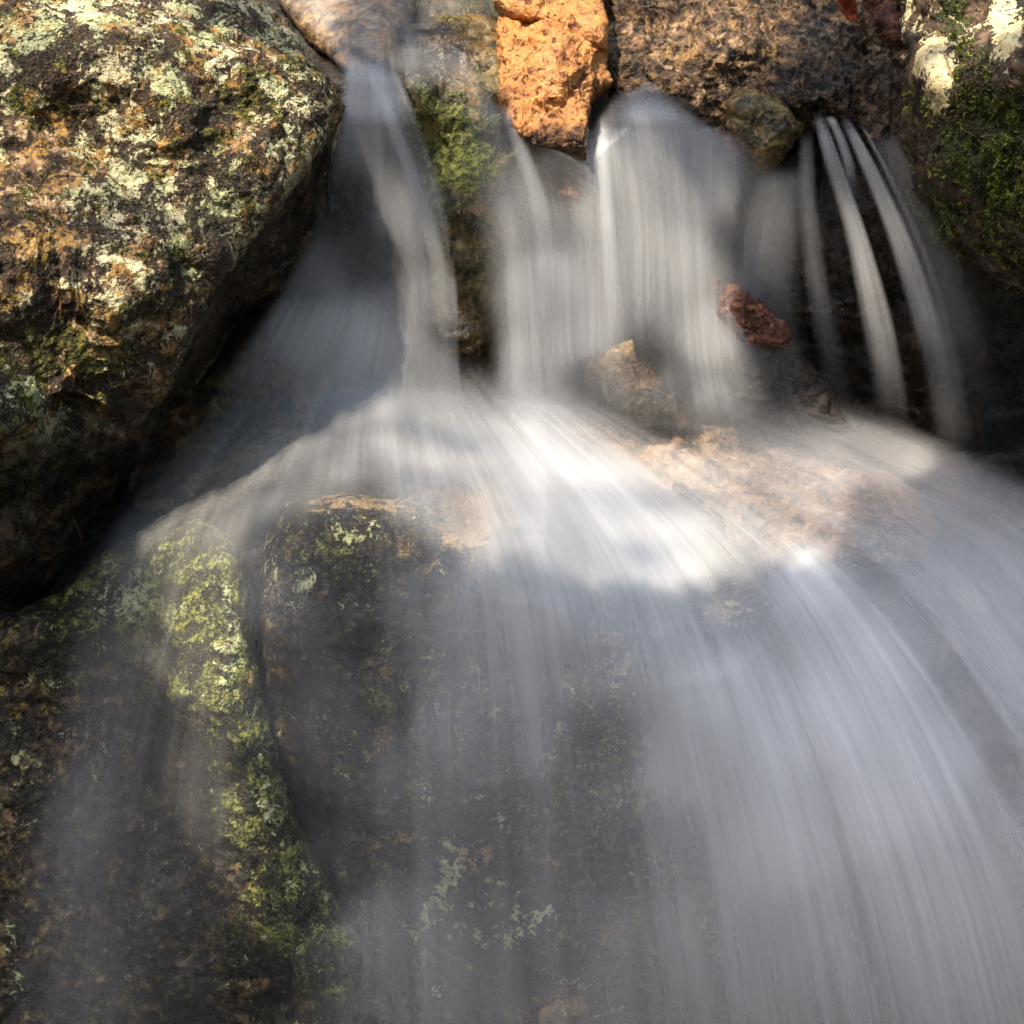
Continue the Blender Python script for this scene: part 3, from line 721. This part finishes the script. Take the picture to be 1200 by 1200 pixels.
Pq = q[:, :1] * SA + q[:, 1:] * SB + SUN_DIR * np.where(hi, rng.uniform(8.0, 12.0, len(q)), rng.uniform(2.6, 4.8, len(q)))[:, None]
n = len(Pq)
ax = rng.normal(size=(n, 3)); ax /= np.linalg.norm(ax, axis=1, keepdims=True)
nn = rng.normal(size=(n, 3)) * .55 + SUN_DIR; nn /= np.linalg.norm(nn, axis=1, keepdims=True)
a = np.cross(nn, ax); a /= np.linalg.norm(a, axis=1, keepdims=True); b = np.cross(nn, a)
sz = rng.uniform(.026, .042, n)[:, None]
shape = [(-1.15, 0, 0), (-.5, .45, .08), (.2, .5, .1), (1.2, 0, -.1), (.2, -.5, .1), (-.5, -.45, .08)]
Vl = np.stack([Pq + sz * (a * x + b * y + nn * z) for x, y, z in shape], 1).reshape(-1, 3)
i0 = np.arange(n)[:, None] * 6
Fl = np.vstack([i0 + np.array([[0, 1, 2, 3]]), i0 + np.array([[0, 3, 4, 5]])])
mesh_obj("shading_leaves", Vl, Fl, M_leaf, tree, smooth=False)

# ------------------------------------------------------------------ water
def water_mat(name, col=(.87, .88, .90), su=1.0):
    s = NT(name)
    uv = s.t.nodes.new("ShaderNodeUVMap"); uv.uv_map = "flow"
    den = s.attr("flow_amount")
    def st(fu, fv, detail=3, rough=.6):
        return s.noise(1.0, detail, rough, 0.0, s.vmath('MULTIPLY', uv.outputs[0], (fu * su, fv, 1.0)))
    a = st(7, .9, 2); b = st(42, 1.3, 3); c = st(170, 2.2, 4, .7)
    k = s.math('ADD', s.math('MULTIPLY', s.math('SUBTRACT', a, .5), 2.5), s.math('MULTIPLY', s.math('SUBTRACT', b, .5), 2.3))
    k = s.math('ADD', k, s.math('MULTIPLY', s.math('SUBTRACT', c, .5), .95))
    # streaks matter most where the veil is half-thick
    al = s.math('MULTIPLY', den, s.math('ADD', 1.0, k))
    al = s.rng(al, 0.0, 1.0, 0.0, .97, 'LINEAR')
    dif = s.node("ShaderNodeBsdfDiffuse", Color=col)
    tra = s.node("ShaderNodeBsdfTranslucent", Color=col)
    m = s.node("ShaderNodeMixShader"); s.put(m.inputs[0], .42); s.put(m.inputs[1], dif.outputs[0]); s.put(m.inputs[2], tra.outputs[0])
    tp = s.node("ShaderNodeBsdfTransparent")
    x = s.node("ShaderNodeMixShader"); s.put(x.inputs[0], al); s.put(x.inputs[1], tp.outputs[0]); s.put(x.inputs[2], m.outputs[0])
    return s.out(x.outputs[0])
M_water = water_mat("silky_water")

def veil(name, label, cat, guides, Yf, dens, nu=120, nv=160, layers=3, gap=.010, edge=.12, ends=(.08, .0), seed=0, ripple=.006, width=None, mat=None):
    """falling water: smooth sheets through the guide lines, a few layers deep, thinning towards the sides"""
    k = max(len(g) for g in guides)
    A = np.stack([cr(g, 64) for g in guides])                   # guide, step, 2
    A = cr(A, nu)                                              # across
    A = np.stack([cr(A[i], nv) for i in range(nu)], 1)          # along, across, 2
    Vs, Fs, D, UV = [], [], [], []
    U, T = np.meshgrid(np.linspace(0, 1, nu), np.linspace(0, 1, nv))
    wpx = width or np.abs(A[nv // 2, -1, 0] - A[nv // 2, 0, 0])
    lpx = np.linalg.norm(np.diff(A[:, nu // 2], axis=0), axis=1).sum()
    for L in range(layers):
        PX, PY = A[..., 0], A[..., 1]
        Y = Yf(PX, PY) - gap * L
        V = ray_to(PX, PY, Y)
        p = np.stack([U.ravel() * wpx / 90, T.ravel() * lpx / 500, np.full(U.size, L * 3.1 + seed)], 1)
        V = V + (ripple * fbm(p, 1.0, 4, .6, seed + L)).reshape(nv, nu)[..., None] * np.array([0, -.8, .6])
        d = np.clip(dens(PX, PY), 0, .985)
        d = 1 - (1 - d) ** (1.0 / layers)
        ef = sstep(0, edge, U) * sstep(0, edge, 1 - U) if edge > 0 else 1
        if ends[0]: ef = ef * sstep(0, ends[0], T)
        if ends[1]: ef = ef * sstep(0, ends[1], 1 - T)
        Vs.append(V.reshape(-1, 3)); D.append((d * ef).ravel())
        UV.append(np.stack([U.ravel() * wpx / 1000 + 3.37 * L + seed * 1.7, T.ravel() * lpx / 1000 + seed * .77 + L * .31], 1))
        idx = np.arange(nu * nv).reshape(nv, nu) + L * nu * nv
        Fs.append(np.stack([idx[:-1, :-1], idx[:-1, 1:], idx[1:, 1:], idx[1:, :-1]], -1).reshape(-1, 4))
    ob = mesh_obj(name, np.vstack(Vs), np.vstack(Fs), mat or M_water, None, {"flow_amount": np.concatenate(D)}, np.vstack(UV))
    return tag(ob, label, cat, kind="structure")

DENS = [(200, 520, .3), (300, 500, .45), (400, 480, .62), (450, 470, .72), (520, 500, .82), (640, 520, .92), (720, 560, .88), (600, 600, .72), (500, 560, .66), (400, 540, .5), (350, 575, .22),
    (430, 600, .05), (410, 583, .15), (548, 624, .38), (700, 757, .42), (850, 724, .46), (475, 640, .12), (400, 640, .04), (400, 690, .05), (250, 600, .25), (150, 620, .35), (120, 690, .16), (200, 650, .14), (180, 700, .12), (150, 660, .3), (240, 700, .05), (90, 800, .2), (60, 950, .26), (150, 850, .15), (200, 1000, .10), (255, 850, .10), (235, 940, .10), (318, 700, .26),
    (335, 850, .14), (300, 900, .04), (350, 1050, .02), (300, 1150, .02), (400, 900, .12), (390, 1000, .12), (360, 950, .05), (455, 1100, .5), (520, 1180, .45), (420, 750, .05), (450, 830, .12), (480, 700, .3), (560, 700, .62), (640, 720, .68),
    (600, 800, .55), (520, 850, .48), (470, 900, .34), (560, 1000, .26), (640, 950, .28), (620, 870, .46), (700, 870, .22), (690, 735, .5), (760, 740, .5), (740, 650, .8), (800, 640, .75), (860, 620, .5), (860, 700, .4), (910, 605, .35),
    (950, 680, .82), (850, 800, .82), (950, 850, .86), (1050, 750, .8), (1000, 950, .78), (1100, 900, .76), (900, 1000, .72), (800, 900, .62), (780, 1000, .46), (720, 1000, .25), (800, 1100, .55), (740, 1150, .48),
    (650, 1100, .34), (950, 1100, .6), (1100, 1050, .62), (1100, 1150, .58), (1180, 1000, .62), (1000, 1180, .58), (1150, 800, .6), (1190, 900, .52), (1100, 700, .55), (1050, 640, .45), (1000, 600, .35),
    (900, 550, .42), (820, 530, .4), (760, 510, .3), (1180, 650, .6), (1100, 580, .55), (1000, 540, .5), (930, 500, .45), (1180, 560, .45), (330, 980, .02), (100, 1150, .16), (200, 1150, .07), (20, 850, .1), (60, 740, .2), (360, 620, .08), (280, 760, .06), (270, 800, .06)]
D_main = S(*DENS, power=4.0, soft=30)

veil("water", "broad veil of white water sliding over the shelf and down the central boulder", "waterfall", [
    [(310, 425), (185, 530), (110, 620), (65, 720), (45, 850), (5, 1000), (-40, 1280)],
    [(365, 415), (272, 532), (215, 640), (190, 760), (160, 900), (140, 1050), (120, 1280)],
    [(400, 405), (350, 532), (312, 640), (300, 760), (290, 900), (285, 1050), (280, 1280)],
    [(440, 400), (432, 532), (440, 640), (440, 760), (440, 900), (442, 1050), (445, 1280)],
    [(480, 402), (525, 534), (562, 640), (580, 760), (590, 900), (600, 1050), (615, 1280)],
    [(520, 408), (632, 545), (700, 650), (742, 760), (768, 900), (795, 1050), (825, 1280)],
    [(560, 415), (732, 556), (832, 660), (892, 770), (945, 900), (990, 1050), (1040, 1280)],
    [(600, 425), (815, 566), (935, 660), (1015, 770), (1080, 900), (1140, 1050), (1200, 1280)],
    [(640, 435), (875, 556), (1020, 660), (1130, 760), (1230, 880), (1310, 1020), (1400, 1280)]],
    wY(-.035), D_main, nu=260, nv=240, layers=3, gap=.012, edge=.10, ends=(.20, 0), seed=1)
veil("water", "grey stream running off the right of the shelf below the dark hollow", "waterfall", [
    [(690, 525), (810, 570), (915, 630), (1005, 710), (1085, 810), (1165, 940), (1260, 1150)],
    [(740, 505), (870, 540), (980, 590), (1070, 650), (1150, 740), (1230, 860), (1330, 1050)],
    [(800, 470), (930, 520), (1040, 575), (1130, 630), (1210, 710), (1290, 820), (1400, 1000)],
    [(870, 455), (990, 508), (1100, 560), (1190, 610), (1280, 690), (1370, 800), (1460, 980)],
    [(950, 440), (1070, 495), (1170, 540), (1270, 590), (1370, 670), (1450, 780), (1540, 960)]],
    wY(-.04), D_main, nu=120, nv=140, layers=3, gap=.010, edge=.2, ends=(.25, 0), seed=2)

UP = [(410, 110, .4), (440, 100, .45), (480, 250, .38), (520, 350, .42), (430, 300, .10), (400, 250, .06), (390, 400, .75), (350, 400, .72), (300, 430, .5), (360, 320, .35), (330, 270, .08), (450, 430, .75), (400, 450, .8), (510, 430, .5), (540, 400, .06),
      (540, 300, .08), (510, 150, .15), (550, 180, .22), (560, 260, .34), (600, 250, .5), (640, 330, .7), (620, 430, .65), (700, 250, .6), (680, 400, .7), (710, 200, .7), (740, 200, .6), (740, 300, .65), (800, 200, .5), (800, 300, .65),
      (840, 220, .5), (830, 400, .7), (840, 470, .7), (865, 280, .2), (890, 250, .24), (920, 220, .22), (900, 330, .24), (950, 300, .06), (870, 450, .35), (930, 460, .2), (1060, 300, .2), (1010, 240, .08), (970, 400, .05), (1070, 480, .4),
      (1040, 480, .45), (1150, 400, .03), (1110, 250, .15), (690, 440, .3), (760, 430, .1), (790, 450, .3), (660, 215, .15), (650, 260, .35)]
D_up = S(*UP, power=4.0, soft=15)
def fall_Y(px, py): return surf_Y(px, np.maximum(py, 150)) - .03 + .10 * sstep(150, 60, py)
veil("water", "narrow left fall pouring down beside the lichen boulder", "waterfall", [
    [(400, 60), (395, 120), (370, 220), (320, 340), (250, 440), (190, 520)],
    [(418, 62), (420, 120), (410, 220), (385, 330), (345, 430), (300, 510)],
    [(435, 66), (446, 120), (455, 220), (455, 330), (440, 430), (420, 520)],
    [(450, 70), (472, 130), (500, 220), (520, 330), (525, 430), (525, 520)],
    [(465, 75), (492, 140), (522, 230), (538, 340), (540, 430), (560, 520)]],
    fall_Y, D_up, nu=140, nv=140, layers=3, gap=.012, edge=.14, ends=(.12, .30), seed=3)
veil("water", "middle fall streaming down from the orange block", "waterfall", [
    [(520, 80), (530, 150), (545, 240), (560, 350), (570, 430), (560, 520)],
    [(570, 100), (585, 170), (598, 250), (605, 350), (610, 430), (610, 520)],
    [(625, 165), (635, 210), (645, 270), (650, 350), (655, 430), (670, 520)],
    [(690, 140), (695, 190), (700, 260), (702, 350), (705, 430), (720, 520)],
    [(730, 100), (740, 170), (750, 260), (752, 350), (758, 430), (770, 520)],
    [(775, 105), (785, 170), (795, 260), (800, 350), (808, 430), (825, 520)],
    [(850, 150), (855, 200), (850, 270), (848, 350), (855, 430), (880, 520)],
    [(905, 150), (910, 220), (905, 280), (895, 350), (905, 430), (935, 520)]],
    fall_Y, D_up, nu=220, nv=140, layers=3, gap=.012, edge=.14, ends=(.12, .16), seed=4)
def strand(label, pts, w0, w1, d, seed):
    P = np.array(pts, float)
    ws = np.linspace(w0, w1, len(P))
    gs = [[(x + o * wv, y) for (x, y), wv in zip(P, ws)] for o in (-1, -.4, .4, 1)]
    return veil("water", label, "waterfall", gs, lambda a, b: fall_Y(a, b) - .02, lambda a, b: d * np.clip((1.15 - sstep(150, 560, b) * .5) * (1 + .35 * np.sin(b / 31.0 + seed * 2.1) * np.sin(b / 73.0 + seed)), 0, 1), nu=30, nv=120, layers=2, gap=.008, edge=.5, ends=(.10, .5), seed=seed, ripple=.004)
strand("left one of the two bright jets in the dark hollow", [(958, 132), (975, 190), (1002, 270), (1022, 360), (1040, 450), (1050, 530)], 8, 25, .54, 11)
strand("longest slanting bright jet in the dark hollow", [(988, 135), (1020, 200), (1055, 280), (1085, 370), (1110, 460), (1125, 560)], 8, 30, .58, 12)
strand("short bright jet between the two long jets of the dark hollow", [(972, 135), (984, 160), (994, 190), (1002, 235)], 7, 9, .5, 13)
strand("thin edge of bright water on the left of the longest jet", [(992, 138), (1028, 205), (1066, 290), (1094, 370), (1116, 450)], 4, 9, .45, 17)
strand("faint outermost sheet of water falling beside the mossy boulder", [(1035, 150), (1068, 220), (1100, 310), (1125, 420), (1140, 560)], 30, 60, .22, 18)
strand("dim veil of water just right of the moss-topped knob", [(918, 190), (905, 260), (896, 340), (905, 430), (930, 540)], 36, 60, .24, 19)
strand("dim thin water left of the two bright jets", [(945, 150), (946, 230), (955, 320), (975, 420), (1000, 540)], 10, 24, .2, 20)
strand("hair-thin thread of water right of the longest jet", [(1006, 140), (1044, 210), (1084, 300), (1114, 400), (1136, 520)], 3, 8, .34, 21)
strand("hair-thin thread of water between the two long jets", [(966, 140), (990, 210), (1020, 300), (1046, 400), (1066, 520)], 3, 9, .3, 22)
strand("bright straight jet under the right corner of the orange block", [(704, 130), (708, 200), (712, 260), (716, 330), (722, 400)], 8, 14, .62, 14)
strand("soft bright jet in the left fall, curving along its right side", [(432, 70), (462, 150), (495, 240), (518, 330), (528, 420), (530, 480)], 10, 16, .4, 15)
strand("soft bright jet along the left of the middle fall", [(590, 120), (612, 180), (632, 240), (642, 320), (645, 400)], 9, 20, .4, 16)
# the stream above the lip, and the pool the falls drop into
veil("water", "shallow brown water sliding towards the lip at the top edge", "stream", [
    [(250, -60), (330, 10), (380, 60), (405, 110)], [(380, -60), (415, 10), (432, 60), (440, 110)],
    [(480, -60), (490, 10), (500, 60), (505, 110)], [(620, -60), (640, 10), (650, 60), (650, 110)],
    [(740, -60), (750, 10), (760, 60), (765, 130)], [(860, -60), (860, 10), (870, 60), (860, 130)],
    [(960, -60), (970, 10), (985, 60), (990, 130)]],
    sY(-.035), S((300, 0, .2), (400, 40, .2), (440, 100, .4), (450, 40, .2), (540, 20, .08), (500, 20, .08), (480, 60, .12), (520, 60, .05), (640, 60, .05), (620, -20, .05), (690, -20, .05), (740, 90, .3), (760, 30, .2), (720, -20, .1), (810, 60, .35), (850, 40, .2), (950, 50, .12), (520, 85, .15)),
    nu=120, nv=60, layers=2, gap=.01, edge=.08, ends=(.0, .25), seed=6)
pool = grid_sheet("water", np.linspace(-3, 3, 60), np.linspace(-3.5, .2, 60), lambda X, Y: np.stack([X, Y, -.70 + .006 * fbm(np.stack([X.ravel(), Y.ravel(), 0 * X.ravel()], 1), 6, 3).reshape(X.shape)], -1),
                  None or (lambda: (lambda s: s.out(s.node("ShaderNodeBsdfPrincipled", Base_Color=(.02, .025, .02), Roughness=.08).outputs[0]))(NT("pool_water")))(), attrs={})
tag(pool, "dark plunge pool below the falls", "pool", kind="structure")
